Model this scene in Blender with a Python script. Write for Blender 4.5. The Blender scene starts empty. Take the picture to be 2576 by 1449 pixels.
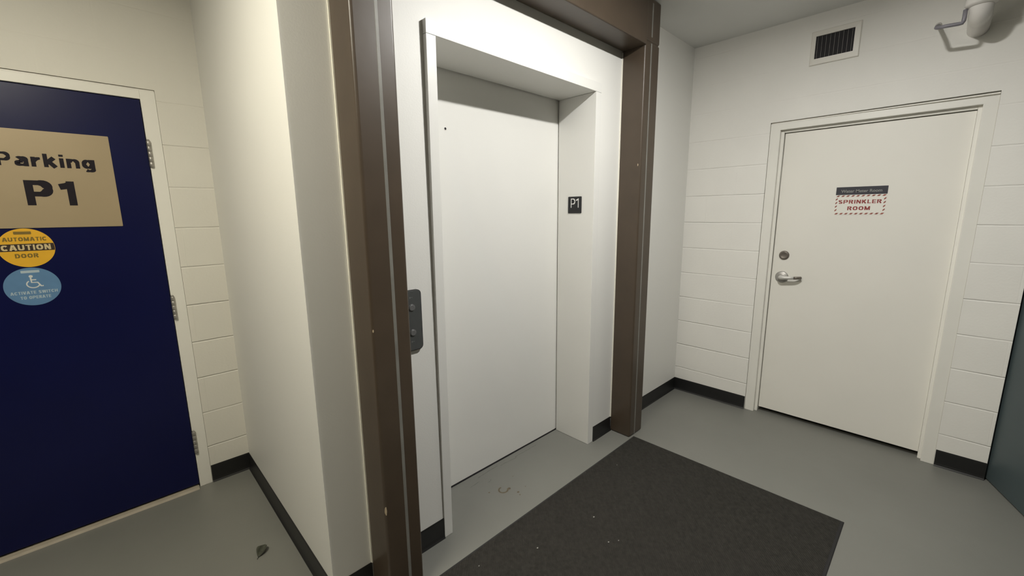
import bpy, bmesh, math, random
from mathutils import Vector, Matrix

random.seed(7)
PI = math.pi
sc = bpy.context.scene
COL = sc.collection

# ------------------------------------------------------------------ camera
cam_data = bpy.data.cameras.new('camera')
cam = bpy.data.objects.new('camera', cam_data)
COL.objects.link(cam)
sc.camera = cam
cam_data.sensor_fit = 'HORIZONTAL'
cam_data.sensor_width = 36.0
cam_data.lens = 14.7298
cam_data.clip_start = 0.02
RIGHT = Vector((0.7166213910580376, -0.697393296782439, -0.009816897726059684))
UP = Vector((0.12981279286718359, 0.11953625905530796, 0.9843067212912263))
FWD = Vector((0.6852754341767, 0.7066496107506062, -0.17619281182826982))
m = Matrix((RIGHT, UP, -FWD)).transposed().to_4x4()
m.translation = Vector((0, 0, 1.5100))
cam.matrix_world = m

# ------------------------------------------------------------------ world and exposure
world = bpy.data.worlds.new('world')
sc.world = world
world.use_nodes = True
world.node_tree.nodes['Background'].inputs[0].default_value = (0, 0, 0, 1)
world.node_tree.nodes['Background'].inputs[1].default_value = 0.0
sc.view_settings.view_transform = 'Standard'
sc.view_settings.look = 'None'
sc.view_settings.gamma = 1.0
sc.view_settings.use_curve_mapping = False
sc.view_settings.exposure = 0.0
MAIN_LAMP = 1010.0    # strength of the strip light over the mat
SIDE_LAMP = 132.0     # strength of the strip light by the blue door
MAIN_TINT = (1.0, 0.985, 0.945)
SIDE_TINT = (1.0, 0.94, 0.78)

# ------------------------------------------------------------------ key dimensions (metres)
YE = 1.4875     # elevator wall plane
XR = 3.391      # wall with the white door
YD = 2.7808     # wall with the blue door
XJ = 0.467      # corner of the return wall
ZC = 2.718      # ceiling
YF = 1.335      # front of the brown steel frame


# ------------------------------------------------------------------ materials
def srgb(h):
    h = h.lstrip('#')
    c = [int(h[i:i + 2], 16) / 255 for i in (0, 2, 4)]
    return tuple(x / 12.92 if x <= 0.04045 else ((x + 0.055) / 1.055) ** 2.4 for x in c) + (1,)


def lin(r, g, b):
    return (r, g, b, 1)


def mat(name, color, rough=0.5, metal=0.0, noise=0.0, nscale=6.0, bump=0.0, bscale=200.0, coat=0.0, spec=0.5):
    mt = bpy.data.materials.new(name)
    mt.use_nodes = True
    nt = mt.node_tree
    b = nt.nodes['Principled BSDF']
    b.inputs['Base Color'].default_value = color
    b.inputs['Roughness'].default_value = rough
    b.inputs['Metallic'].default_value = metal
    b.inputs['Coat Weight'].default_value = coat
    b.inputs['Specular IOR Level'].default_value = spec
    tc = nt.nodes.new('ShaderNodeTexCoord')
    if noise > 0:
        n = nt.nodes.new('ShaderNodeTexNoise')
        n.inputs['Scale'].default_value = nscale
        n.inputs['Detail'].default_value = 5
        nt.links.new(tc.outputs['Object'], n.inputs['Vector'])
        r = nt.nodes.new('ShaderNodeMapRange')
        r.inputs['From Min'].default_value = 0.25
        r.inputs['From Max'].default_value = 0.75
        r.inputs['To Min'].default_value = 1 - noise
        r.inputs['To Max'].default_value = 1 + noise
        nt.links.new(n.outputs['Fac'], r.inputs['Value'])
        mul = nt.nodes.new('ShaderNodeVectorMath')
        mul.operation = 'SCALE'
        mul.inputs[0].default_value = color[:3]
        nt.links.new(r.outputs['Result'], mul.inputs['Scale'])
        nt.links.new(mul.outputs['Vector'], b.inputs['Base Color'])
    if bump > 0:
        n2 = nt.nodes.new('ShaderNodeTexNoise')
        n2.inputs['Scale'].default_value = bscale
        n2.inputs['Detail'].default_value = 3
        nt.links.new(tc.outputs['Object'], n2.inputs['Vector'])
        bp = nt.nodes.new('ShaderNodeBump')
        bp.inputs['Strength'].default_value = 1.0
        bp.inputs['Distance'].default_value = bump
        nt.links.new(n2.outputs['Fac'], bp.inputs['Height'])
        nt.links.new(bp.outputs['Normal'], b.inputs['Normal'])
    return mt


def block_mat(name, color, axis, sx, sz, row=0.2032, width=0.4064):
    """Painted concrete block: joints pressed in with a bump, laid in running bond."""
    mt = mat(name, color, rough=0.55, noise=0.025, nscale=3.0)
    nt = mt.node_tree
    b = nt.nodes['Principled BSDF']
    tc = [n for n in nt.nodes if n.type == 'TEX_COORD'][0]
    sep = nt.nodes.new('ShaderNodeSeparateXYZ')
    nt.links.new(tc.outputs['Object'], sep.inputs[0])
    wob = nt.nodes.new('ShaderNodeTexNoise')
    wob.inputs['Scale'].default_value = 14
    nt.links.new(tc.outputs['Object'], wob.inputs['Vector'])

    def add(out, v):
        a = nt.nodes.new('ShaderNodeMath')
        a.operation = 'ADD'
        nt.links.new(out, a.inputs[0])
        a.inputs[1].default_value = v
        return a.outputs[0]

    def wobble(out):
        a = nt.nodes.new('ShaderNodeMath')
        a.operation = 'MULTIPLY_ADD'
        nt.links.new(wob.outputs['Fac'], a.inputs[0])
        a.inputs[1].default_value = 0.004
        nt.links.new(out, a.inputs[2])
        return a.outputs[0]
    zz = wobble(add(sep.outputs['Z'], sz))
    hf = nt.nodes.new('ShaderNodeMath')
    hf.operation = 'PINGPONG'
    nt.links.new(zz, hf.inputs[0])
    hf.inputs[1].default_value = row / 2
    hr = nt.nodes.new('ShaderNodeMapRange')
    hr.interpolation_type = 'SMOOTHSTEP'
    hr.inputs['From Min'].default_value = 0.0008
    hr.inputs['From Max'].default_value = 0.0058
    hr.inputs['To Min'].default_value = 1.0
    hr.inputs['To Max'].default_value = 0.0
    cmb = nt.nodes.new('ShaderNodeCombineXYZ')
    nt.links.new(wobble(add(sep.outputs[axis], sx)), cmb.inputs[0])
    nt.links.new(zz, cmb.inputs[1])
    nt.links.new(hf.outputs[0], hr.inputs['Value'])
    br = nt.nodes.new('ShaderNodeTexBrick')
    br.offset = 0.5
    br.offset_frequency = 2
    br.inputs['Scale'].default_value = 1.0
    br.inputs['Mortar Size'].default_value = 0.0045
    br.inputs['Mortar Smooth'].default_value = 0.75
    br.inputs['Brick Width'].default_value = width
    br.inputs['Row Height'].default_value = row
    nt.links.new(cmb.outputs[0], br.inputs['Vector'])
    # some joints are filled with more paint than others
    fill = nt.nodes.new('ShaderNodeTexNoise')
    fill.inputs['Scale'].default_value = 2.2
    nt.links.new(tc.outputs['Object'], fill.inputs['Vector'])
    fr = nt.nodes.new('ShaderNodeMapRange')
    fr.inputs['From Min'].default_value = 0.35
    fr.inputs['From Max'].default_value = 0.65
    fr.inputs['To Min'].default_value = 0.3
    fr.inputs['To Max'].default_value = 1.0
    nt.links.new(fill.outputs['Fac'], fr.inputs['Value'])
    inv = nt.nodes.new('ShaderNodeMath')
    inv.operation = 'MULTIPLY'
    vs_ = nt.nodes.new('ShaderNodeMath')
    vs_.operation = 'MULTIPLY'
    nt.links.new(br.outputs['Fac'], vs_.inputs[0])
    vs_.inputs[1].default_value = 0.22
    mx = nt.nodes.new('ShaderNodeMath')
    mx.operation = 'MAXIMUM'
    nt.links.new(vs_.outputs[0], mx.inputs[0])
    nt.links.new(hr.outputs['Result'], mx.inputs[1])
    nt.links.new(mx.outputs[0], inv.inputs[0])
    nt.links.new(fr.outputs['Result'], inv.inputs[1])
    hi = nt.nodes.new('ShaderNodeMapRange')          # thicker paint over the joints above the doors
    hi.inputs['From Min'].default_value = 1.75
    hi.inputs['From Max'].default_value = 2.2
    hi.inputs['To Min'].default_value = 1.0
    hi.inputs['To Max'].default_value = 0.3
    nt.links.new(sep.outputs['Z'], hi.inputs['Value'])
    inv2 = nt.nodes.new('ShaderNodeMath')
    inv2.operation = 'MULTIPLY'
    nt.links.new(inv.outputs[0], inv2.inputs[0])
    nt.links.new(hi.outputs['Result'], inv2.inputs[1])
    inv = inv2
    neg = nt.nodes.new('ShaderNodeMath')
    neg.operation = 'MULTIPLY'
    nt.links.new(inv.outputs[0], neg.inputs[0])
    neg.inputs[1].default_value = -1.0
    b1 = nt.nodes.new('ShaderNodeBump')
    b1.inputs['Strength'].default_value = 1.0
    b1.inputs['Distance'].default_value = 0.0036
    nt.links.new(neg.outputs[0], b1.inputs['Height'])
    fine = nt.nodes.new('ShaderNodeTexNoise')
    fine.inputs['Scale'].default_value = 90
    fine.inputs['Detail'].default_value = 4
    nt.links.new(tc.outputs['Object'], fine.inputs['Vector'])
    b2 = nt.nodes.new('ShaderNodeBump')
    b2.inputs['Strength'].default_value = 1.0
    b2.inputs['Distance'].default_value = 0.0005
    nt.links.new(fine.outputs['Fac'], b2.inputs['Height'])
    nt.links.new(b1.outputs['Normal'], b2.inputs['Normal'])
    nt.links.new(b2.outputs['Normal'], b.inputs['Normal'])
    return mt


WHITE = lin(0.83, 0.82, 0.775)
M = {}
M['paint'] = mat('wall_paint', WHITE, 0.5, noise=0.012, nscale=2.0, bump=0.0003, bscale=150)
M['rear'] = mat('grey_wall_paint', lin(0.22, 0.22, 0.21), 0.6, noise=0.04, nscale=2)
M['block_right'] = block_mat('block_paint_right', lin(0.86, 0.84, 0.785), 'Y', -0.107 + 0.002, 0.0)
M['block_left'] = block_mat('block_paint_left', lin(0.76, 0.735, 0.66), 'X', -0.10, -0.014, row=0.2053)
M['door_white'] = mat('door_paint', lin(0.85, 0.825, 0.755), 0.42, noise=0.02, nscale=2.5, bump=0.0002, bscale=60)
M['frame_white'] = mat('frame_paint', lin(0.84, 0.82, 0.755), 0.4, noise=0.02, nscale=5)
M['elev'] = mat('elevator_paint', lin(0.81, 0.80, 0.76), 0.36, noise=0.012, nscale=2.0)
M['ceiling'] = mat('ceiling_paint', lin(0.76, 0.76, 0.74), 0.7, noise=0.02, nscale=3)
M['brown'] = mat('brown_enamel', lin(0.068, 0.049, 0.033), 0.38, noise=0.10, nscale=7, bump=0.0003, bscale=30)
M['seam'] = mat('greyish_enamel', lin(0.21, 0.205, 0.185), 0.35, metal=0.1, noise=0.2, nscale=9)  # paler and greyer than the column enamel
M['chip'] = mat('bare_primer', lin(0.52, 0.42, 0.28), 0.6, noise=0.15, nscale=80)
M['caulk'] = mat('caulk', lin(0.88, 0.85, 0.74), 0.5)
M['black_rubber'] = mat('black_rubber', lin(0.012, 0.012, 0.012), 0.42, noise=0.15, nscale=20)
M['blue'] = mat('blue_enamel', lin(0.0035, 0.0055, 0.050), 0.33, spec=0.3, noise=0.08, nscale=4, bump=0.0002, bscale=40)
M['steel'] = mat('satin_steel', lin(0.47, 0.455, 0.43), 0.42, metal=0.55, noise=0.06, nscale=30)
M['lever'] = mat('lit_satin_steel', lin(0.66, 0.645, 0.61), 0.45, metal=0.3, noise=0.04, nscale=30)  # lighter steel copy, lamp light on the lever painted in
M['steel_dark'] = mat('nickel_and_lever_shade', lin(0.20, 0.175, 0.15), 0.45, metal=0.5, noise=0.06, nscale=30)  # deadbolt's own nickel; also the painted shade on the lever end
M['hinge'] = mat('hinge_steel', lin(0.42, 0.40, 0.37), 0.4, metal=0.6, noise=0.2, nscale=40)
M['grey_rod'] = mat('grey_rod_paint', lin(0.22, 0.21, 0.235), 0.45, noise=0.1, nscale=30)
M['pipe_white'] = mat('pipe_paint', lin(0.80, 0.77, 0.73), 0.25, noise=0.02, nscale=10)
M['gold'] = mat('tan_sign_face', lin(0.40, 0.315, 0.195), 0.42, metal=0.15, noise=0.04, nscale=5)
M['ink'] = mat('black_ink', lin(0.012, 0.009, 0.014), 0.6, noise=0.1, nscale=60, spec=0.2)
M['yellow'] = mat('yellow_vinyl', lin(0.78, 0.43, 0.03), 0.4, noise=0.03, nscale=30)
M['brown_ink'] = mat('olive_ink', lin(0.20, 0.13, 0.02), 0.5)
M['dark_ink'] = mat('dark_band_ink', lin(0.035, 0.02, 0.012), 0.5)
M['cream'] = mat('cream_ink', lin(0.62, 0.50, 0.27), 0.5)
M['sticker_blue'] = mat('blue_vinyl', lin(0.115, 0.235, 0.41), 0.4, noise=0.05, nscale=30)
M['pale_blue'] = mat('pale_ink', lin(0.42, 0.52, 0.58), 0.5)
M['icon'] = mat('white_ink', lin(0.66, 0.68, 0.66), 0.5)
M['plate_dark'] = mat('charcoal_plastic', lin(0.026, 0.026, 0.027), 0.55, noise=0.08, nscale=60, spec=0.25)
M['letter_white'] = mat('raised_white_plastic', lin(0.80, 0.79, 0.77), 0.5)
M['navy'] = mat('navy_plastic', lin(0.028, 0.028, 0.04), 0.4, noise=0.1, nscale=40)
M['strip_ink'] = mat('grey_ink', lin(0.26, 0.27, 0.25), 0.5)
M['sign_white'] = mat('sign_white', lin(0.86, 0.84, 0.77), 0.45)
M['red'] = mat('red_ink', lin(0.30, 0.045, 0.04), 0.5, noise=0.08, nscale=120)
M['stripe_red'] = mat('stripe_red_ink', lin(0.30, 0.075, 0.05), 0.5, noise=0.3, nscale=60)
M['station'] = mat('charcoal_metal', lin(0.085, 0.089, 0.088), 0.45, metal=0.2, noise=0.06, nscale=30)
M['station_rim'] = mat('black_edge', lin(0.01, 0.01, 0.01), 0.5)
M['button'] = mat('button_steel', lin(0.20, 0.20, 0.20), 0.32, metal=0.4)
M['teal'] = mat('teal_enamel', lin(0.062, 0.085, 0.090), 0.5, noise=0.06, nscale=4)
M['void'] = mat('opening_shade', lin(0.012, 0.010, 0.012), 0.7)  # black painted in for the shade inside vent, keyhole and door gap
M['louver'] = mat('grey_louver', lin(0.23, 0.21, 0.20), 0.5, noise=0.25, nscale=60)  # mottled grey, darker than the grille frame
M['grille'] = mat('grille_paint', lin(0.80, 0.77, 0.70), 0.4)
M['threshold'] = mat('worn_threshold', lin(0.42, 0.37, 0.295), 0.5, noise=0.15, nscale=12)
M['leaf'] = mat('dry_leaf', lin(0.055, 0.058, 0.04), 0.7, noise=0.5, nscale=60)
M['crumb'] = mat('paper', lin(0.42, 0.41, 0.39), 0.6)
M['stain'] = mat('rust_stain', lin(0.12, 0.095, 0.06), 0.5, noise=0.3, nscale=60)
M['scuff'] = mat('grey_scuff', lin(0.13, 0.13, 0.115), 0.5, noise=0.3, nscale=50)
M['mat_border'] = mat('mat_rubber_border', lin(0.022, 0.021, 0.021), 0.8, noise=0.15, nscale=30)
M['housing'] = mat('lamp_housing', lin(0.8, 0.8, 0.78), 0.4)


def emit(name, col, s):
    mt = bpy.data.materials.new(name)
    mt.use_nodes = True
    nt = mt.node_tree
    nt.nodes.clear()
    e = nt.nodes.new('ShaderNodeEmission')
    e.inputs[0].default_value = tuple(col) + (1,)
    e.inputs[1].default_value = s
    o = nt.nodes.new('ShaderNodeOutputMaterial')
    nt.links.new(e.outputs[0], o.inputs[0])
    return mt


M['main_lens'] = emit('lamp_lens', MAIN_TINT, MAIN_LAMP)
M['side_lens'] = emit('lamp_lens_warm', SIDE_TINT, SIDE_LAMP)


def floor_mat():
    mt = mat('grey_floor_paint', lin(0.190, 0.189, 0.171), 0.42, noise=0.06, nscale=2.2, bump=0.0004, bscale=25)
    return mt


def mat_pile():
    mt = mat('mat_pile', lin(0.033, 0.031, 0.027), 0.9, noise=0.28, nscale=60, spec=0.15)
    nt = mt.node_tree
    b = nt.nodes['Principled BSDF']
    tc = [n for n in nt.nodes if n.type == 'TEX_COORD'][0]
    mp = nt.nodes.new('ShaderNodeMapping')
    mp.inputs['Rotation'].default_value = (0, 0, math.radians(-45))
    nt.links.new(tc.outputs['Object'], mp.inputs[0])
    w = nt.nodes.new('ShaderNodeTexWave')
    w.wave_type = 'BANDS'
    w.bands_direction = 'Y'
    w.inputs['Scale'].default_value = 34
    w.inputs['Distortion'].default_value = 3.5
    w.inputs['Detail'].default_value = 3
    w.inputs['Detail Scale'].default_value = 2.0
    nt.links.new(mp.outputs[0], w.inputs['Vector'])
    bp = nt.nodes.new('ShaderNodeBump')
    bp.inputs['Strength'].default_value = 1.0
    bp.inputs['Distance'].default_value = 0.0018
    nt.links.new(w.outputs['Fac'], bp.inputs['Height'])
    nt.links.new(bp.outputs['Normal'], b.inputs['Normal'])
    return mt


M['floor'] = floor_mat()
M['pile'] = mat_pile()


# ------------------------------------------------------------------ mesh helpers
class MB:
    def __init__(self):
        self.v, self.f, self.mi = [], [], []
        self.smooth = []

    def add(self, verts, faces, mi=0, smooth=False):
        o = len(self.v)
        self.v += [tuple(p) for p in verts]
        self.f += [tuple(i + o for i in fc) for fc in faces]
        self.mi += [mi] * len(faces)
        self.smooth += [smooth] * len(faces)
        return self

    def box(self, x0, x1, y0, y1, z0, z1, mi=0):
        vs = [(x0, y0, z0), (x1, y0, z0), (x1, y1, z0), (x0, y1, z0), (x0, y0, z1), (x1, y0, z1), (x1, y1, z1), (x0, y1, z1)]
        return self.hexa(vs, mi)

    def hexa(self, vs, mi=0):
        return self.add(vs, [(0, 3, 2, 1), (4, 5, 6, 7), (0, 1, 5, 4), (1, 2, 6, 5), (2, 3, 7, 6), (3, 0, 4, 7)], mi)

    def prism(self, poly, frame, d, mi=0, smooth=False):
        """poly: list of (a, b); frame: (origin, A, B, N); extruded by d along N."""
        o, A, B, N = [Vector(q) for q in frame]
        n = len(poly)
        lo = [o + A * a + B * b for a, b in poly]
        hi = [p + N * d for p in lo]
        self.add(lo + hi, [tuple(range(n))[::-1], tuple(range(n, 2 * n))], mi)
        self.add(lo + hi, [(i, (i + 1) % n, n + (i + 1) % n, n + i) for i in range(n)], mi, smooth)
        return self

    def lathe(self, prof, c, axis, up=None, seg=32, mi=0, smooth=True):
        """prof: list of (radius, height along axis)."""
        ax = Vector(axis).normalized()
        a = ax.orthogonal().normalized()
        b = ax.cross(a)
        c = Vector(c)
        vs, fs = [], []
        for r, h in prof:
            for i in range(seg):
                t = 2 * PI * i / seg
                vs.append(c + ax * h + (a * math.cos(t) + b * math.sin(t)) * r)
        for k in range(len(prof) - 1):
            for i in range(seg):
                j = (i + 1) % seg
                fs.append((k * seg + i, k * seg + j, (k + 1) * seg + j, (k + 1) * seg + i))
        self.add(vs, fs, mi, smooth)
        if prof[0][0] > 1e-6:
            self.add(vs[:seg], [tuple(range(seg))[::-1]], mi)
        if prof[-1][0] > 1e-6:
            self.add(vs[-seg:], [tuple(range(seg))], mi)
        return self

    def tube(self, path, rad, seg=12, mi=0, flat=1.0):
        path = [Vector(p) for p in path]
        rads = rad if isinstance(rad, (list, tuple)) else [rad] * len(path)
        vs, fs = [], []
        prev = None
        for i, p in enumerate(path):
            if i == 0:
                t = path[1] - p
            elif i == len(path) - 1:
                t = p - path[i - 1]
            else:
                t = (path[i + 1] - p).normalized() + (p - path[i - 1]).normalized()
            t.normalize()
            a = (prev - t * prev.dot(t)).normalized() if prev is not None else t.orthogonal().normalized()
            prev = a
            b = t.cross(a)
            for k in range(seg):
                q = 2 * PI * k / seg
                vs.append(p + (a * math.cos(q) * flat + b * math.sin(q)) * rads[i])
        n = len(path)
        for i in range(n - 1):
            for k in range(seg):
                j = (k + 1) % seg
                fs.append((i * seg + k, i * seg + j, (i + 1) * seg + j, (i + 1) * seg + k))
        self.add(vs, fs, mi, True)
        self.add(vs[:seg], [tuple(range(seg))[::-1]], mi)
        self.add(vs[-seg:], [tuple(range(seg))], mi)
        return self

    def build(self, name, mats, parent=None, bevel=0.0, bseg=2):
        me = bpy.data.meshes.new(name)
        me.from_pydata(self.v, [], self.f)
        if not isinstance(mats, (list, tuple)):
            mats = [mats]
        for mm in mats:
            me.materials.append(mm)
        for p, mi, s in zip(me.polygons, self.mi, self.smooth):
            p.material_index = mi
            p.use_smooth = s
        bm = bmesh.new()
        bm.from_mesh(me)
        bmesh.ops.remove_doubles(bm, verts=bm.verts, dist=1e-6)
        bmesh.ops.recalc_face_normals(bm, faces=bm.faces)
        bm.to_mesh(me)
        bm.free()
        o = bpy.data.objects.new(name, me)
        COL.objects.link(o)
        if parent is not None:
            o.parent = parent
            o.matrix_parent_inverse = Matrix.Translation(-Vector(parent.location)) if parent.type == 'EMPTY' else Matrix.Identity(4)
        if bevel > 0:
            b = o.modifiers.new('bevel', 'BEVEL')
            b.width = bevel
            b.segments = bseg
            b.limit_method = 'ANGLE'
            b.angle_limit = math.radians(40)
            b.harden_normals = False
        return o


def tag(o, label, cat, group=None, kind=None):
    o['label'] = label
    o['category'] = cat
    if group:
        o['group'] = group
    if kind:
        o['kind'] = kind
    return o


def thing(name, label, cat, loc, group=None, kind=None):
    o = bpy.data.objects.new(name, None)
    COL.objects.link(o)
    o.location = loc
    o.empty_display_size = 0.1
    return tag(o, label, cat, group, kind)


def rrect(a0, a1, b0, b1, r, n=6):
    out = []
    for cx, cy, s in ((a1 - r, b1 - r, 0), (a0 + r, b1 - r, 1), (a0 + r, b0 + r, 2), (a1 - r, b0 + r, 3)):
        for i in range(n + 1):
            t = PI / 2 * (s + i / n)
            out.append((cx + r * math.cos(t), cy + r * math.sin(t)))
    return out


def ell(ca, cb, ra, rb, n=64):
    return [(ca + ra * math.cos(2 * PI * i / n), cb + rb * math.sin(2 * PI * i / n)) for i in range(n)]


# lettering: built-in font turned into a mesh and fitted to a box on a plane
def glyph_mesh(text, bold=0.0, spacing=1.0, res=6):
    cu = bpy.data.curves.new('lettering', 'FONT')
    cu.body = text
    cu.offset = bold
    cu.resolution_u = res
    cu.space_character = spacing
    ob = bpy.data.objects.new('lettering', cu)
    COL.objects.link(ob)
    dg = bpy.context.evaluated_depsgraph_get()
    dg.update()
    me = bpy.data.meshes.new_from_object(ob.evaluated_get(dg))
    vs = [(v.co.x, v.co.y) for v in me.vertices]
    fs = [tuple(p.vertices) for p in me.polygons]
    bpy.data.meshes.remove(me)
    bpy.data.objects.remove(ob)
    bpy.data.curves.remove(cu)
    return vs, fs


def put_text(mb, text, frame, a0, a1, b0, cap, bold=0.0, mi=0, lift=0.0, depth=0.0, spacing=1.0, slant=0.0):
    """frame = (origin, A, B, N) with N towards the viewer; letters from a0 to a1, baseline b0, capital height cap."""
    o, A, B, N = [Vector(q) for q in frame]
    hv, _ = glyph_mesh('H', bold)
    h0, h1 = min(v[1] for v in hv), max(v[1] for v in hv)
    vs, fs = glyph_mesh(text, bold, spacing)
    x0, x1 = min(v[0] for v in vs), max(v[0] for v in vs)
    sx = (a1 - a0) / (x1 - x0)
    sy = cap / (h1 - h0)
    pts = []
    for x, y in vs:
        b = b0 + (y - h0) * sy
        a = a0 + (x - x0) * sx + (b - b0) * slant
        pts.append(o + A * a + B * b + N * (lift + depth))
    mb.add(pts, fs, mi)
    if depth > 0:
        cnt = {}
        for f in fs:
            for i in range(len(f)):
                e = (f[i], f[(i + 1) % len(f)])
                cnt[tuple(sorted(e))] = cnt.get(tuple(sorted(e)), 0) + 1
        edges = [e for e, c in cnt.items() if c == 1]
        low = [p - N * depth for p in pts]
        n = len(pts)
        mb.add(pts + low, [(a, b, n + b, n + a) for a, b in edges], mi)


def stroke(mb, pts, w, frame, lift, mi, closed=False):
    """Flat ribbon of width w along 2D points."""
    o, A, B, N = [Vector(q) for q in frame]
    P = [Vector(p) for p in pts]
    n = len(P)
    L, R_ = [], []
    for i in range(n):
        a = P[i - 1] if (i > 0 or closed) else P[i]
        b = P[(i + 1) % n] if (i < n - 1 or closed) else P[i]
        t = (b - a).normalized()
        nn = Vector((-t.y, t.x)) * w / 2
        L.append(P[i] + nn)
        R_.append(P[i] - nn)
    vs = [o + A * p.x + B * p.y + N * lift for p in L + R_]
    fs = [(i, (i + 1) % n, n + (i + 1) % n, n + i) for i in range(n if closed else n - 1)]
    mb.add(vs, fs, mi)


def arc_pts(cx, cy, rx, ry, d0, d1, n=14):
    return [(cx + rx * math.cos(math.radians(d0 + (d1 - d0) * i / n)), cy + ry * math.sin(math.radians(d0 + (d1 - d0) * i / n))) for i in range(n + 1)]


def glyph(ch, t):
    """centre lines of a plain bold sans letter (capital height 1, stroke width t): (advance width, [polylines])."""
    h = t / 2
    lo, hi = h, 1 - h
    if ch == 'P':
        return .76, [[(h, 0), (h, 1)], [(h, 1 - .8 * h), (.40, 1 - .8 * h)] + arc_pts(.40, .68, .36 - h, .32 - .8 * h, 90, -90) + [(h, .36 + .8 * h)]]
    if ch == 'R':
        return .72, [[(h, 0), (h, 1)], [(h, hi), (.38, hi)] + arc_pts(.38, .73, .31 - h, .27 - h, 90, -90) + [(h, .46 + h)], [(.38, .48), (.72 - h * .9, 0)]]
    if ch == '1':
        return .44, [[(.44 - h, 0), (.44 - h, 1)], [(.44 - h * 1.2, 1 - h * 1.25), (.20, .90 - h * .8), (.0, .83 - h * .6)]]
    if ch == 'S':
        top = arc_pts(.34, .735, .34 - h, .265 - h, 20, 255)
        bot = arc_pts(.34, .27, .34 - h, .27 - h, 75, -160)
        return .68, [top + bot]
    if ch == 'I':
        return t, [[(h, 0), (h, 1)]]
    if ch == 'N':
        return .74, [[(h, 0), (h, 1)], [(.74 - h, 0), (.74 - h, 1)], [(h, 1 - h * .3), (.74 - h, h * .3)]]
    if ch == 'K':
        return .72, [[(h, 0), (h, 1)], [(h, .36), (.70 - h, 1)], [(.30, .56), (.72 - h, 0)]]
    if ch == 'L':
        return .58, [[(h, 0), (h, 1)], [(0, h), (.58, h)]]
    if ch == 'E':
        return .62, [[(h, 0), (h, 1)], [(0, h), (.62, h)], [(0, hi), (.62, hi)], [(0, .5), (.58, .5)]]
    if ch == 'O':
        return .78, [arc_pts(.39, .5, .39 - h, .5 - h, 0, 360, 28)]
    if ch == 'C':
        return .74, [arc_pts(.39, .5, .39 - h, .5 - h, 40, 320, 24)]
    if ch == 'D':
        return .72, [[(h, 0), (h, 1)], [(h, hi), (.34, hi)] + arc_pts(.34, .5, .38 - h, .5 - h, 90, -90) + [(h, lo)]]
    if ch == 'M':
        return .86, [[(h, 0), (h, 1)], [(.86 - h, 0), (.86 - h, 1)], [(h, 1 - h * .3), (.43, h * .6)], [(.86 - h, 1 - h * .3), (.43, h * .6)]]
    if ch == 'A':
        return .78, [[(h * .8, 0), (.39 - h * .3, 1)], [(.78 - h * .8, 0), (.39 + h * .3, 1)], [(.20, .28), (.58, .28)]]
    if ch == 'V':
        return .74, [[(h * .8, 1), (.37 - h * .2, 0)], [(.74 - h * .8, 1), (.37 + h * .2, 0)]]
    if ch == 'W':
        return 1.04, [[(h * .8, 1), (.28, 0)], [(.52, 1), (.28, 0)], [(.52, 1), (.76, 0)], [(1.04 - h * .8, 1), (.76, 0)]]
    if ch == 'U':
        return .72, [[(h, 1), (h, .36)] + arc_pts(.36, .36, .36 - h, .36 - h, 180, 360) + [(.72 - h, 1)]]
    if ch == 'T':
        return .66, [[(0, hi), (.66, hi)], [(.33, 0), (.33, 1)]]
    if ch == 'H':
        return .72, [[(h, 0), (h, 1)], [(.72 - h, 0), (.72 - h, 1)], [(h, .5), (.72 - h, .5)]]
    X = .74                                   # small letters
    if ch == 'a':
        return .58, [[(.58 - h, 0), (.58 - h, .46)] + arc_pts(.31, .46, .27 - h, X - .46 - h, 0, 150),
                     [(.58 - h, .44), (.30, .44)] + arc_pts(.28, .22, .28 - h, .22 - h, 90, 270) + arc_pts(.34, .22, .24 - h, .22 - h, 270, 340)]
    if ch == 'r':
        return .42, [[(h, 0), (h, X)], arc_pts(.42, .36, .42 - h, X - .36 - h, 180, 92)]
    if ch == 'k':
        return .60, [[(h, 0), (h, 1.02)], [(h, .28), (.58 - h, X)], [(.24, .42), (.60 - h * .9, 0)]]
    if ch == 'i':
        return t, [[(h, 0), (h, X)], [(h, .86), (h, 1.02)]]
    if ch == 'n':
        return .60, [[(h, 0), (h, X)], arc_pts(.31, .42, .29 - h, X - .42 - h, 160, 0) + [(.60 - h, 0)]]
    if ch == 'g':
        return .62, [arc_pts(.29, .375, .29 - h, .365 - h, 0, 360, 24), [(.62 - h, X), (.62 - h, -.02)] + arc_pts(.33, -.02, .29 - h, .24 - h, 0, -140)]
    return .34, []


def put_letters(mb, text, frame, a0, a1, b0, cap, t=.2, mi=0, lift=0.0, gap=.16, slant=0.0):
    """Stroke lettering from a0 to a1 with baseline b0; t and gap in capital heights."""
    items, x = [], 0.0
    for ch in text:
        wd, lines = glyph(ch, t)
        items.append((x, lines))
        x += wd + gap
    total = x - gap
    k = (a1 - a0) / total
    o, A, B, N = [Vector(q) for q in frame]
    step = 0
    for x0, lines in items:
        for ln in lines:
            P_ = [Vector((a0 + (x0 + u_) * k + v_ * cap * slant, b0 + v_ * cap)) for u_, v_ in ln]
            n_ = len(P_)
            L_, R_ = [], []
            for i in range(n_):
                d = (P_[min(i + 1, n_ - 1)] - P_[max(i - 1, 0)]).normalized()
                wd = t * (abs(d.y) * k + abs(d.x) * cap * .80)
                nn = Vector((-d.y, d.x)) * wd / 2
                L_.append(P_[i] + nn)
                R_.append(P_[i] - nn)
            step += 1
            lf_ = lift + .00006 * (step % 5)
            mb.add([o + A * q.x + B * q.y + N * lf_ for q in L_ + R_], [(i, i + 1, n_ + i + 1, n_ + i) for i in range(n_ - 1)], mi)


def flat(mb, poly, frame, lift, mi):
    o, A, B, N = [Vector(q) for q in frame]
    mb.add([o + A * a + B * b + N * lift for a, b in poly], [tuple(range(len(poly)))], mi)


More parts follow.
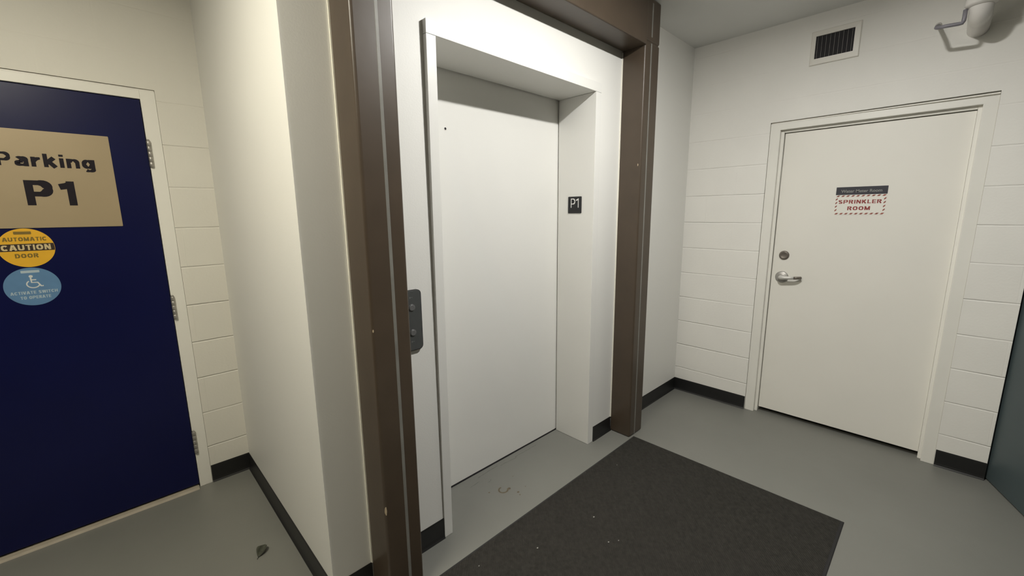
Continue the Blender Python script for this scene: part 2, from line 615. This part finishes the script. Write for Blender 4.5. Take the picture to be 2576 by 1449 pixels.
# ------------------------------------------------------------------ the setting
def structure(mb, name, mats, label, cat, bevel=0.0):
    return tag(mb.build(name, mats, bevel=bevel), label, cat, kind='structure')


XL, YB = -4.2, -4.6        # unseen walls that close the lobby behind the camera
fl = structure(MB().box(XL - .1, 4.7, YB - .1, 2.95, -0.12, 0.0), 'floor', M['floor'],
               'grey painted concrete floor running under the mat and the doors', 'floor')
structure(MB().box(XL - .1, 4.7, YB - .1, 2.95, ZC, ZC + 0.1), 'ceiling', M['ceiling'],
          'grey-white flat painted ceiling above the vent', 'ceiling')

# wall with the blue door (concrete block)
DX0, DX1 = -0.764, 0.2755
w = MB()
w.box(XL - .1, DX0, YD, YD + .17, 0, ZC).box(DX1, XJ, YD, YD + .17, 0, ZC)
w.box(DX0, DX1, YD, YD + .17, 2.117, ZC)
structure(w, 'wall_left', M['block_left'], 'painted concrete block wall around the blue door', 'wall')

# smooth wall with the elevator, its return to the blue door wall included
EX0, EX1, EZ = 0.979, 2.1745, 2.2385
w = MB()
w.box(XJ, EX0, YE, YD + .17, 0, ZC)
w.box(EX1, XR + .2, YE, 1.757, 0, ZC)
w.box(EX0, EX1, YE, 1.757, EZ, ZC)
structure(w, 'wall_middle', M['paint'], 'smooth white wall around the elevator with its return on the left', 'wall')

# wall with the white door (concrete block)
w = MB()
w.box(XR, XR + .2, .9285, YE, 0, ZC)
w.box(XR, XR + .2, -.316, -.1115, 0, ZC)
w.hexa([(XR, -.1115, 2.1035), (XR + .2, -.1115, 2.1035), (XR + .2, .9285, 2.1005), (XR, .9285, 2.1005),
        (XR, -.1115, ZC), (XR + .2, -.1115, ZC), (XR + .2, .9285, ZC), (XR, .9285, ZC)])
w.box(XR, XR + .2, -1.26, -.316, 2.09, ZC)
w.box(XR, XR + .2, YB, -1.26, 0, ZC)
structure(w, 'wall_right', M['block_right'], 'painted concrete block wall around the white sprinkler room door', 'wall')
structure(MB().box(XL - .1, 4.7, YB - .1, YB, 0, ZC), 'wall_rear', M['rear'], 'grey wall closing the lobby behind the camera', 'wall')
structure(MB().box(XL - .1, XL, YB, YD, 0, ZC), 'wall_far_left', M['rear'], 'grey end wall of the corridor by the blue door', 'wall')
structure(MB().box(4.6, 4.7, YB, YE, 0, ZC), 'wall_far_right', M['rear'], 'wall of the passage beyond the teal door', 'wall')

# cove baseboards
BP = [(0, 0), (.0115, 0), (.0115, .002), (.007, .009), (.0045, .02), (.0035, .094), (.002, .1016), (0, .1016)]


def baseboard(name, p0, p1, n, label):
    p0, p1 = Vector((*p0, 0)), Vector((*p1, 0))
    L = (p1 - p0).length
    d = (p1 - p0).normalized()
    mb = MB().prism(BP, ((p0.x, p0.y, 0), n, (0, 0, 1), d), L)
    return structure(mb, name, M['black_rubber'], label, 'baseboard')


baseboard('baseboard_left', (.2765, YD), (XJ, YD), (0, -1, 0), 'short black rubber baseboard between the blue door frame and the corner')
baseboard('baseboard_return', (XJ, YE), (XJ, YD), (-1, 0, 0), 'long black rubber baseboard along the return wall beside the blue door')
baseboard('baseboard_middle', (XJ - .0115, YE), (.622, YE), (0, -1, 0), 'black rubber baseboard left of the brown column')
baseboard('baseboard_middle.001', (.774, YE), (EX0 - .0005, YE), (0, -1, 0), 'black rubber baseboard under the call button plate')
baseboard('baseboard_middle.002', (EX1 + .0005, YE), (2.386, YE), (0, -1, 0), 'short black rubber baseboard between the elevator and the right brown column')
baseboard('baseboard_middle.003', (2.554, YE), (XR, YE), (0, -1, 0), 'black rubber baseboard right of the brown frame up to the corner')
baseboard('baseboard_right', (XR, .930), (XR, YE), (-1, 0, 0), 'black rubber baseboard left of the white door')
baseboard('baseboard_right.001', (XR, -.3155), (XR, -.1135), (-1, 0, 0), 'black rubber baseboard between the white door and the teal door')

# ------------------------------------------------------------------ blue door
d1 = thing('door_1', 'dark blue steel door with parking sign and two round stickers', 'door', (-.24, YD, 0), kind='structure')
MB().box(-.700, .2135, YD - .002, YD + .042, .020, 2.0625).build('leaf', M['blue'], d1, bevel=.0015)
f = MB()
f.box(.2165, .2745, YD - .004, YD + .12, 0, 2.1065)
f.box(-.763, -.703, YD - .004, YD + .12, 0, 2.1065)
f.box(-.703, .2165, YD - .004, YD + .12, 2.0665, 2.1065)
f.box(-.763, .2745, YD + .007, YD + .12, 2.1065, 2.1165)
f.box(-.703, .2165, YD + .046, YD + .12, .01, 2.0665)
f.build('door_frame', M['frame_white'], d1, bevel=.002)['label'] = 'white painted door frame'
for z0, z1 in ((1.7502, 1.8747), (.9793, 1.0998), (.2086, .3376)):
    h = MB()
    n = 5
    dz = (z1 - z0) / n
    for k in range(n):
        h.lathe([(.0068, 0), (.0082, .0012), (.0082, dz - .0016), (.0068, dz - .0004)], (.2215, YD - .010, z0 + k * dz), (0, 0, 1), seg=16)
    h.lathe([(.0045, 0), (.0065, .003), (.003, .007), (0, .008)], (.2215, YD - .010, z1), (0, 0, 1), seg=16)
    h.box(.2215, .2275, YD - .0055, YD - .0035, z0, z1)
    h.build('hinge', M['hinge'], d1)['label'] = 'steel butt hinge'
structure(MB().prism([(YD - .030, 0), (YD - .024, .010), (YD + .10, .012), (YD + .10, 0)], ((-.703, 0, 0), (0, 1, 0), (0, 0, 1), (1, 0, 0)), .9135),
          'trim_1', M['threshold'], 'pale worn threshold strip under the blue door', 'threshold')

# signs on the blue door
FD = ((0, YD - .002, 0), (1, 0, 0), (0, 0, 1), (0, -1, 0))
s = thing('parking_sign', 'tan rectangular sign with black lettering on the blue door', 'sign', (-.26, YD - .002, 1.468))
MB().prism(rrect(-.60, .0797, 1.4665, 1.8785, .003, 3), FD, .003).build('sign_plate', M['gold'], s)
t = MB()
put_letters(t, 'P', FD, -.2715, -.2335, 1.7272, .0553, t=.205, lift=.0034)
put_letters(t, 'arking', FD, -.2240, .0195, 1.7272, .0553, t=.20, lift=.0034, gap=.11)
put_letters(t, 'P1', FD, -.2112, -.0600, 1.5632, .1060, t=.235, lift=.0034, gap=.20)
t.build('lettering', M['ink'], s)

s = thing('caution_sticker', 'round yellow automatic caution door sticker on the blue door', 'sticker', (-.24, YD - .002, 1.298))
MB().prism(ell(-.2405, 1.3815, .0835, .0835), FD, .0010, mi=0).build('disc', M['yellow'], s)
t = MB()
C0 = (-.2405, 1.3815, .0825)
bz0, bz1 = 1.3680, 1.3990


def chord(z):
    return math.sqrt(C0[2] ** 2 - (z - C0[1]) ** 2)


band = []
for i in range(9):
    z = bz0 + (bz1 - bz0) * i / 8
    band.append((C0[0] + chord(z), z))
for i in range(9):
    z = bz1 + (bz0 - bz1) * i / 8
    band.append((C0[0] - chord(z), z))
flat(t, band, FD, .0013, 1)
flat(t, rrect(-.2705, -.2195, 1.4395, 1.4520, .003), FD, .0013, 0)
put_letters(t, 'AUTOMATIC', FD, -.3050, -.1775, 1.4108, .0168, t=.21, mi=0, lift=.0013, gap=.14)
put_letters(t, 'CAUTION', FD, -.3130, -.1695, 1.3716, .0236, t=.22, mi=2, lift=.0016, gap=.15)
put_letters(t, 'DOOR', FD, -.2790, -.2110, 1.3385, .0182, t=.22, mi=0, lift=.0013, gap=.14)
t.build('lettering', [M['brown_ink'], M['dark_ink'], M['cream']], s)

s = thing('access_sticker', 'round light blue wheelchair access sticker below the yellow one', 'sticker', (-.246, YD - .002, 1.128))
MB().prism(ell(-.2462, 1.2118, .0848, .0834), FD, .0010).build('disc', M['sticker_blue'], s)
t = MB()
flat(t, rrect(-.2735, -.2185, 1.2725, 1.2835, .002), FD, .0013, 0)
put_letters(t, 'ACTIVATE SWITCH', FD, -.3150, -.1755, 1.1800, .0130, t=.22, mi=0, lift=.0013, gap=.13)
put_letters(t, 'TO OPERATE', FD, -.2890, -.1985, 1.1580, .0130, t=.22, mi=0, lift=.0013, gap=.13)
flat(t, ell(-.2470, 1.2570, .0062, .0058, 20), FD, .0013, 1)
stroke(t, [(-.2485, 1.2510), (-.2478, 1.2300), (-.2300, 1.2290), (-.2215, 1.2120), (-.2145, 1.2125)], .0052, FD, .0013, 1)
stroke(t, [(-.2478, 1.2415), (-.2330, 1.2410)], .0045, FD, .00135, 1)
arc = [(-.2440 + .0190 * math.cos(a), 1.2230 + .0165 * math.sin(a)) for a in [math.radians(125 + i * 12) for i in range(20)]]
stroke(t, arc, .0042, FD, .0014, 1)
t.build('lettering', [M['pale_blue'], M['icon']], s)

# ------------------------------------------------------------------ elevator
d2 = thing('door_2', 'white elevator door set back in a projecting white frame', 'elevator door', (1.57, YE, 0), kind='structure')
MB().box(.93, 2.23, 1.7625, 1.80, .008, 2.26).build('door_panel', M['elev'], d2)
# front edges lean slightly out of the wall towards the upper left
IX0, IX1, IZ = 1.0235, 2.1205, 2.1870
YJ = 1.7545


def front(x, z):
    a = (x - EX0) / (EX1 - EX0)
    b = z / EZ
    return YE - ((.0065 + .0175 * b) * (1 - a) + (.0035 + .002 * b) * a)


def jamb(x0, x1, z0, z1):
    return MB().hexa([(x0, front(x0, z0), z0), (x1, front(x1, z0), z0), (x1, YJ, z0), (x0, YJ, z0),
                      (x0, front(x0, z1), z1), (x1, front(x1, z1), z1), (x1, YJ, z1), (x0, YJ, z1)])


jamb(EX0, IX0, 0.001, IZ - .0012).build('jamb', M['elev'], d2, bevel=.0012)
jamb(IX1, EX1, 0.001, IZ - .0012).build('jamb', M['elev'], d2, bevel=.0012)
jamb(EX0, EX1, IZ, EZ).build('header', M['elev'], d2, bevel=.0012)
k = MB()
k.lathe([(.0085, 0), (.0085, .001), (.0062, .0012)], (1.2665, 1.7625, 1.9180), (0, -1, 0), seg=20, mi=0)
k.lathe([(.0060, .0013), (0, .00135)], (1.2665, 1.7625, 1.9180), (0, -1, 0), seg=20, mi=1)
k.build('keyhole', [M['elev'], M['void']], d2)['label'] = 'small black round keyhole'
# black strip painted as the shade in the gap under the door
MB().box(.95, 2.2, 1.7585, 1.8, .0, .0035).build('gap_shade', M['void'], d2)['label'] = 'black strip for the shaded gap under the elevator door'

s = thing('floor_plaque', 'small black square P1 plaque with white characters on the elevator jamb', 'sign', (IX1, 1.62, 1.504))
FJ = ((IX1, 0, 0), (0, -1, 0), (0, 0, 1), (-1, 0, 0))
t = MB().prism(rrect(-1.6710, -1.5700, 1.5045, 1.6058, .004), FJ, .003)
put_letters(t, 'P1', FJ, -1.6500, -1.5900, 1.5385, .0555, t=.125, mi=1, lift=.0034, gap=.14)
t.build('plaque_plate', [M['plate_dark'], M['letter_white']], s)

s = thing('call_station', 'charcoal elevator call plate with two round buttons beside the brown column', 'call buttons', (.852, YE, .95))
FE = ((0, YE, 0), (1, 0, 0), (0, 0, 1), (0, -1, 0))
MB().prism(rrect(.792, .9035, .9495, 1.2060, .019), FE, .005).build('back_plate', M['caulk'], s)
MB().prism(rrect(.793, .9090, .9540, 1.2075, .019), FE, .0115).build('dark_edge', M['station_rim'], s)  # black edge left showing around the face plate
MB().prism(rrect(.794, .9062, .9562, 1.2055, .0175), FE, .0135).build('face_plate', M['station'], s, bevel=.001)
for z in (1.1355, 1.0305):
    b = MB()
    b.lathe([(.0150, .0135), (.0150, .0150), (.0128, .0156), (.0128, .0146)], (.8620, YE, z), (0, -1, 0), seg=28)
    b.lathe([(.0122, .0140), (.0122, .0168), (.0108, .0178), (.0085, .0175), (0, .0173)], (.8620, YE, z), (0, -1, 0), seg=28)
    b.build('button', M['button'], s)['label'] = 'round steel push button'
for z in (1.1745, .9905):
    t = MB()
    flat(t, [(.853, z), (.8585, z), (.8585, z + .0025), (.868, z + .0025), (.868, z + .0045), (.8585, z + .0045), (.8585, z + .0065), (.853, z + .0065)], FE, .0139, 0)
    t.build('engraving', M['button'], s)

# ------------------------------------------------------------------ brown steel frame around the elevator
fr = thing('steel_frame', 'brown painted steel frame of two columns and a beam around the elevator', 'steel frame', (1.58, YE, 0))
ZN = 2.487
for x0, x1, side in ((.6235, .7720, -1), (2.3880, 2.5525, 1)):
    c = MB().box(x0, x1, YF, YE - .001, .001, ZN - .003).box(x0, x1, YF, YE - .001, ZN + .001, ZC - .001)
    c.box(x0 + .004, x1 - .004, YF + .004, YE - .001, ZN - .01, ZN + .01)
    col = c.build('column', M['brown'], fr, bevel=.011, bseg=4)
    # raised seam along the face
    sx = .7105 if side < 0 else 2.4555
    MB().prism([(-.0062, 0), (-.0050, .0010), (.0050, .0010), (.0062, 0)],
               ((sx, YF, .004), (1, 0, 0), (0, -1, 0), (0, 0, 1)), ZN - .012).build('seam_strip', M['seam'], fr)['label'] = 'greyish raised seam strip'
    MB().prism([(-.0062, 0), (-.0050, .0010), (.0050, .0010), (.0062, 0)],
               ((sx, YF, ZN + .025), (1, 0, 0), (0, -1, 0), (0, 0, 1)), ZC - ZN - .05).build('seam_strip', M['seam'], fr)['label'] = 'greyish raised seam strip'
    e = x0 - .0035 if side < 0 else x0 - .003
    MB().box(e, x0 + .006, YE - .006, YE - .0005, .1016, 2.45 if side > 0 else 2.70).build('caulk_bead', M['caulk'], fr)
MB().box(.772, 2.388, YF - .008, YE - .001, 2.4575, ZC - .001).build('beam', M['brown'], fr, bevel=.006, bseg=3)


def chip_poly(w, h, n=11, seed=1):
    r = random.Random(seed)
    return [(w * math.cos(2 * PI * i / n) * r.uniform(.6, 1.05), h * math.sin(2 * PI * i / n) * r.uniform(.75, 1.05)) for i in range(n)]


for x, y, z, wd, ht, nrm, a in ((.6275, YF + .0010, .4160, .0048, .0200, (-.55, -.83, 0), (.83, -.55, 0)),
                                (.6270, YF + .0012, 1.1134, .0026, .0060, (-.55, -.83, 0), (.83, -.55, 0)),
                                (2.3880, 1.3190 + .035, 1.7900, .0030, .0080, (-1, 0, 0), (0, -1, 0))):
    nn = Vector(nrm).normalized()
    MB().prism(chip_poly(wd, ht, seed=int(z * 100)), (Vector((x, y, z)) - nn * .0004, Vector(a).normalized(), (0, 0, 1), nn), .0014).build('paint_chip', M['chip'], fr)['label'] = 'bare spot where the paint is chipped'

# ------------------------------------------------------------------ white sprinkler room door
d3 = thing('door_3', 'white steel door of the sprinkler room with lever handle', 'door', (XR, .40, 0), kind='structure')
LX = XR + .050
MB().box(LX, LX + .045, -.0396, .8450, .034, 2.0255).build('leaf', M['door_white'], d3, bevel=.0015)
f = MB()
FX = XR + .003
f.hexa([(FX, .866, 0), (FX + .03, .866, 0), (FX + .03, .9265, 0), (FX, .9265, 0), (FX, .866, 2.046), (FX + .03, .866, 2.046), (FX + .03, .9265, 2.0905), (FX, .9265, 2.0905)])
f.hexa([(FX, -.1113, 0), (FX + .03, -.1113, 0), (FX + .03, -.056, 0), (FX, -.056, 0), (FX, -.1113, 2.0830), (FX + .03, -.1113, 2.0830), (FX + .03, -.056, 2.046), (FX, -.056, 2.046)])
f.hexa([(FX, -.056, 2.046), (FX + .03, -.056, 2.046), (FX + .03, .866, 2.046), (FX, .866, 2.046), (FX, -.1113, 2.0830), (FX + .03, -.1113, 2.0830), (FX + .03, .9265, 2.0905), (FX, .9265, 2.0905)])
f.box(FX + .0302, XR + .19, .8485, .9265, 0, 2.100).box(FX + .0302, XR + .19, -.1113, -.0400, 0, 2.100)
f.box(FX + .0302, XR + .19, -.0400, .8485, 2.0290, 2.100).box(FX + .012, FX + .0302, -.1113, .9265, 2.0906, 2.1002)
f.build('door_frame', M['frame_white'], d3, bevel=.0025)
b = MB()
b.lathe([(.0310, 0), (.0310, .006), (.0265, .012), (.0210, .0135), (.0195, .0125), (0, .0125)], (LX, .7790, 1.1980), (-1, 0, 0), seg=32)
b.box(LX - .0128, LX - .0122, .7782, .7798, 1.192, 1.204)
b.build('deadbolt', M['steel_dark'], d3)['label'] = 'round dull nickel deadbolt cylinder'
HC = Vector((LX, .7800, 1.0430))
h = MB()
h.lathe([(.0410, 0), (.0410, .004), (.0385, .0085), (.0300, .0115), (.0200, .0130), (.0165, .0150), (.0150, .0300), (0, .0300)], HC, (-1, 0, 0), seg=36)
hd = h.build('lever_handle', M['steel'], d3)
hd['label'] = 'satin steel lever handle with round rose'
lv = MB()
lv.tube([HC + Vector(q) for q in ((-.028, .0, 0), (-.042, -.001, .0), (-.047, -.008, .0), (-.049, -.022, .0005), (-.049, -.050, .002), (-.048, -.082, .004))],
        [.0150, .0150, .0148, .0135, .0110, .0098], seg=16)
lv.build('lever', M['lever'], hd)
tp = MB()
tp.tube([HC + Vector(q) for q in ((-.048, -.0818, .004), (-.044, -.0960, .0048), (-.036, -.1085, .0055), (-.024, -.1180, .006))], [.0099, .0100, .0100, .0096], seg=16)
tp.build('lever_return', M['steel_dark'], hd)['label'] = 'curved end of the lever'  # darker steel paints in the shade on the turned-away end

FS = ((LX, 0, 0), (0, -1, 0), (0, 0, 1), (-1, 0, 0))
s = thing('sprinkler_room_sign', 'white sign with red lettering and striped red border on the white door', 'sign', (LX, .40, 1.477))
MB().prism(rrect(-.5265, -.2750, 1.4780, 1.6025, .004), FS, .0015).build('sign_plate', M['sign_white'], s)
t = MB()
put_letters(t, 'SPRINKLER', FS, -.5080, -.2965, 1.5475, .0232, t=.20, mi=0, lift=.0019, gap=.16)
put_letters(t, 'ROOM', FS, -.4590, -.3475, 1.5065, .0235, t=.20, mi=0, lift=.0019, gap=.15)
n = 10
for i in range(n):
    a = -.5235 + i * .0250
    for b0 in (1.4800, 1.5905):
        flat(t, [(a, b0), (a + .0125, b0), (a + .0215, b0 + .0095), (a + .0090, b0 + .0095)], FS, .0019, 1)
for i in range(4):
    b0 = 1.4985 + i * .0228
    for a in (-.5240, -.2875):
        flat(t, [(a, b0), (a + .0098, b0 + .0085), (a + .0098, b0 + .0175), (a, b0 + .009)], FS, .0019, 1)
t.build('lettering', [M['red'], M['stripe_red']], s)

s = thing('water_meter_sign', 'narrow black strip sign with grey lettering above the sprinkler sign', 'sign', (LX, .40, 1.603))
MB().prism(rrect(-.5265, -.2750, 1.6030, 1.6515, .0015, 3), FS, .0018).build('sign_plate', M['navy'], s)
t = MB()
put_text(t, 'Water Meter Room', FS, -.5010, -.3010, 1.6165, .0180, bold=.02, mi=0, lift=.0021)
t.build('lettering', M['strip_ink'], s)

# ------------------------------------------------------------------ teal door standing open at the right edge
d4 = thing('door_4', 'dark teal steel door standing open at the right edge of the picture', 'door', (3.395, -.318, 0), kind='structure')
dv = Vector((-.9397, -.3420, 0))
nv = Vector((.3420, -.9397, 0))
p = Vector((3.408, -.322, .006))
vs = []
for z in (.006, 2.04):
    for q in (p, p + dv * .90, p + dv * .90 + nv * .045, p + nv * .045):
        vs.append((q.x, q.y, z))
MB().hexa(vs).build('leaf', M['teal'], d4, bevel=.003)
f = MB()
f.box(XR + .03, XR + .16, -.372, -.317, 0, 2.085).box(XR + .03, XR + .16, -1.259, -1.215, 0, 2.085).box(XR + .03, XR + .16, -1.215, -.372, 2.045, 2.085)
f.build('door_frame', M['teal'], d4, bevel=.002)

# ------------------------------------------------------------------ vent above the white door
FV = ((XR, 0, 0), (0, -1, 0), (0, 0, 1), (-1, 0, 0))
v = thing('air_vent', 'square white air vent with dark vertical slats high above the white door', 'vent', (XR, .616, 2.41))
y0, y1, z0, z1 = .4918, .7402, 2.4146, 2.6134
i0, i1, k0, k1 = .5222, .7152, 2.4500, 2.5818
g = MB()


def ring(mb, outer, inner, da, db, mi=0):
    """sloped picture-frame flange from outer rectangle (depth da) to inner rectangle (depth db) on the wall."""
    o0, o1, p0, p1 = outer
    a0, a1, b0, b1 = inner
    O = [(XR - da, o0, p0), (XR - da, o1, p0), (XR - da, o1, p1), (XR - da, o0, p1)]
    I = [(XR - db, a0, b0), (XR - db, a1, b0), (XR - db, a1, b1), (XR - db, a0, b1)]
    mb.add(O + I, [(i, (i + 1) % 4, 4 + (i + 1) % 4, 4 + i) for i in range(4)], mi)


ring(g, (y0, y1, z0, z1), (y0, y1, z0, z1), 0, .006)
ring(g, (y0, y1, z0, z1), (y0 + .004, y1 - .004, z0 + .004, z1 - .004), .006, .010)
ring(g, (y0 + .004, y1 - .004, z0 + .004, z1 - .004), (i0, i1, k0, k1), .010, .012)
ring(g, (i0, i1, k0, k1), (i0, i1, k0, k1), .012, .001)
g.build('grille_frame', M['grille'], v)
MB().box(XR - .0016, XR - .0004, i0 - .002, i1 + .002, k0 - .002, k1 + .002).build('backing', M['void'], v)['label'] = 'black sheet painted as the shaded duct opening'
ns = 9
for i in range(ns):
    yc = i0 + (i1 - i0) * (i + .5) / ns
    a = math.radians(28)
    dx, dy = .0085 * math.cos(a), .0085 * math.sin(a)
    t_ = .0008
    MB().hexa([(XR - .0105, yc - t_, k0), (XR - .0105, yc + t_, k0), (XR - .0025, yc + t_ + dy * .4, k0), (XR - .0025, yc - t_ + dy * .4, k0),
               (XR - .0105, yc - t_, k1), (XR - .0105, yc + t_, k1), (XR - .0025, yc + t_ + dy * .4, k1), (XR - .0025, yc - t_ + dy * .4, k1)]
              ).build('slat', M['louver'], v)

# ------------------------------------------------------------------ pipe elbow near the ceiling
px, py = 3.120, .010
pp = thing('sprinkler_pipe', 'white painted pipe elbow with collar entering the wall near the ceiling', 'pipe', (px, py, 2.36))
path = [(px, py, 2.54), (px, py, 2.478)]
for i in range(1, 9):
    a = PI / 2 * i / 8
    path.append((px + .052 * (1 - math.cos(a)), py, 2.478 - .052 * math.sin(a)))
path.append((XR + .003, py, 2.426))
MB().tube(path, .0415, seg=28).build('elbow', M['pipe_white'], pp)
MB().lathe([(.0420, 0), (.0530, .004), (.0580, .012), (.0570, .030), (.0570, .060), (.0530, .068), (.0430, .074)], (px, py, 2.452), (0, 0, 1), seg=32).build('collar', M['pipe_white'], pp)
MB().lathe([(.0430, 0), (.0430, ZC - 2.53)], (px, py, 2.53), (0, 0, 1), seg=28).build('riser', M['pipe_white'], pp)
MB().lathe([(.0430, 0), (.0430, 1.10)], (px, py - .02, 2.548), (0, -1, 0), seg=28).build('branch', M['pipe_white'], pp)

br = thing('pipe_bracket', 'thin grey bent rod bracket bolted to the wall beside the white pipe', 'bracket', (3.2, .10, 2.39))
MB().tube([(XR, .162, 2.486), (3.20, .158, 2.428), (3.140, .157, 2.405), (3.124, .151, 2.3985), (3.12, .120, 2.3965), (3.12, .078, 2.3935),
           (3.12, .067, 2.3940), (3.12, .0630, 2.402), (3.12, .0620, 2.415), (3.12, .0620, 2.4515)], .0085, seg=10).build('rod', M['grey_rod'], br)
MB().lathe([(.014, 0), (.014, .003), (.010, .006), (.010, .012), (0, .012)], (XR, .162, 2.486), (-1, 0, 0), seg=18).build('anchor_nut', M['pipe_white'], br)

# ------------------------------------------------------------------ floor mat and litter
mt_ = thing('floor_mat', 'large black ribbed entrance mat in front of the elevator', 'mat', (1.5, .75, 0))
mx0, mx1, my0, my1 = .595, 2.4248, .1778, 1.3225
b = MB()
prof = [(0, .0015), (.004, .0045), (.012, .0070), (.0135, .0078)]


def rect(i):
    return [(mx0 + i, my0 + i), (mx1 - i, my0 + i), (mx1 - i, my1 - i), (mx0 + i, my1 - i)]


rows = [[(x, y, .0003) for x, y in rect(0)]] + [[(x, y, z) for x, y in rect(d)] for d, z in prof]
for a, c in zip(rows, rows[1:]):
    b.add(a + c, [(i, (i + 1) % 4, 4 + (i + 1) % 4, 4 + i) for i in range(4)])
b.add(rows[0], [(3, 2, 1, 0)])
b.build('border', M['mat_border'], mt_)
b = MB()
q = rect(.0133)
b.box(q[0][0], q[1][0], q[0][1], q[2][1], .0062, .0084)
b.build('pile', M['pile'], mt_)

crumbs = [(1.5813, 1.0586, .0036, 'brightest white crumb on the mat, nearest its middle'),
          (1.2355, 1.1247, .0034, 'pale crumb on the mat between the close pair and the elevator edge'),
          (1.4944, .9166, .0030, 'pale crumb left of a close pair on the mat'),
          (1.5352, .8894, .0024, 'smaller pale crumb right of a close pair on the mat'),
          (.9837, 1.2366, .0024, 'pale crumb near the mat edge beside the left brown column'),
          (2.0456, 1.2160, .0020, 'faint pale crumb on the mat toward the right brown column')]
for i, (x, y, r, lab) in enumerate(crumbs):
    bm = bmesh.new()
    bmesh.ops.create_icosphere(bm, subdivisions=2, radius=r)
    rr = random.Random(i + 3)
    for vv in bm.verts:
        k_ = rr.uniform(.65, 1.1)
        vv.co = Vector((vv.co.x * k_ * 1.3, vv.co.y * k_, max(vv.co.z * k_ * .5, -r * .35)))
    me = bpy.data.meshes.new('paper_crumb')
    bm.to_mesh(me)
    bm.free()
    me.materials.append(M['crumb'])
    o = bpy.data.objects.new('paper_crumb', me)
    COL.objects.link(o)
    o.location = (x, y, .0084 + r * .3)
    tag(o, lab, 'crumb', 'crumbs on the mat')

# dry leaf on the floor
lf = thing('dry_leaf', 'small dark curled dry leaf on the grey floor near the blue door', 'leaf', (.3375, 2.001, 0))
b = MB()
N1, N2 = 10, 6
ca, sa = math.cos(math.radians(50)), math.sin(math.radians(50))
vs = []
for i in range(N1 + 1):
    u = i / N1
    wd = .021 * math.sin(PI * min(1, u * .97 + .03)) ** .8
    for j in range(N2 + 1):
        t = j / N2 * 2 - 1
        lx = (u - .5) * .062
        ly = t * wd
        lz = .0015 + .020 * t * t * math.sin(PI * u) + .010 * u * u + .002 * math.sin(9 * u + 4 * t)
        vs.append((.3375 + lx * ca - ly * sa, 2.001 + lx * sa + ly * ca, lz))
fs = [(i * (N2 + 1) + j, i * (N2 + 1) + j + 1, (i + 1) * (N2 + 1) + j + 1, (i + 1) * (N2 + 1) + j) for i in range(N1) for j in range(N2)]
b.add(vs, fs, 0, True)
ob = b.build('blade', M['leaf'], lf)
so = ob.modifiers.new('thickness', 'SOLIDIFY')
so.thickness = .0008
MB().tube([(.3375 - .029 * ca, 2.001 - .029 * sa, .002), (.3375 - .042 * ca, 2.001 - .042 * sa, .003), (.3375 - .052 * ca + .004, 2.001 - .052 * sa, .006)], [.0012, .001, .0008], seg=6).build('stem', M['leaf'], lf)

# stains on the floor in front of the elevator
FG = ((0, 0, 0), (1, 0, 0), (0, 1, 0), (0, 0, 1))


def blot(name, poly, m_):
    b_ = MB()
    flat(b_, poly, FG, .0004, 0)
    o = b_.build(name, m_, fl)
    return o


b = MB()
arc = [(1.412 + .026 * math.cos(a), 1.541 + .024 * math.sin(a)) for a in [math.radians(80 + i * 16) for i in range(17)]]
stroke(b, arc, .009, FG, .0004, 0)
flat(b, [(1.412 + .030 + .014 * math.cos(2 * PI * i / 9) * random.uniform(.6, 1.1), 1.526 + .009 * math.sin(2 * PI * i / 9)) for i in range(9)], FG, .0005, 0)
b.build('stain', M['stain'], fl)['label'] = 'brown horseshoe-shaped stain'
for x, y, r in ((1.342, 1.579, .0065), (1.456, 1.470, .009), (1.448, 1.447, .005), (1.535, 1.590, .004), (1.520, 1.475, .004)):
    blot('stain', [(x + r * math.cos(2 * PI * i / 9) * random.uniform(.6, 1.2), y + r * .8 * math.sin(2 * PI * i / 9) * random.uniform(.6, 1.2)) for i in range(9)], M['stain'])
for x, y, ln, ang in ((1.46, 1.728, .16, .05), (1.62, 1.715, .13, -.06), (1.78, 1.722, .20, .03), (1.33, 1.690, .07, .1), (1.41, 1.652, .03, .3)):
    pts = [(x + (i / 8 - .5) * ln, y + ang * (i / 8 - .5) * ln + random.uniform(-.003, .003)) for i in range(9)]
    b = MB()
    stroke(b, pts, .0035, FG, .0004, 0)
    b.build('scuff', M['scuff'], fl)

# ------------------------------------------------------------------ ceiling lamps (both above the picture)
def strip_light(x, y, lx, ly, lens, label):
    L_ = thing('ceiling_light', label, 'lamp', (x, y, ZC))
    MB().box(x - lx / 2 - .012, x + lx / 2 + .012, y - ly / 2 - .012, y + ly / 2 + .012, ZC - .024, ZC - .0005).build('lamp_housing', M['housing'], L_, bevel=.004)
    MB().box(x - lx / 2, x + lx / 2, y - ly / 2, y + ly / 2, ZC - .030, ZC - .0245).build('lens', lens, L_)['label'] = 'glowing lens'


strip_light(1.62, .45, .18, .07, M['main_lens'], 'slim white strip light on the ceiling above the mat')
strip_light(-.52, 1.10, .12, .90, M['side_lens'], 'slim warm white strip light on the ceiling before the blue door')
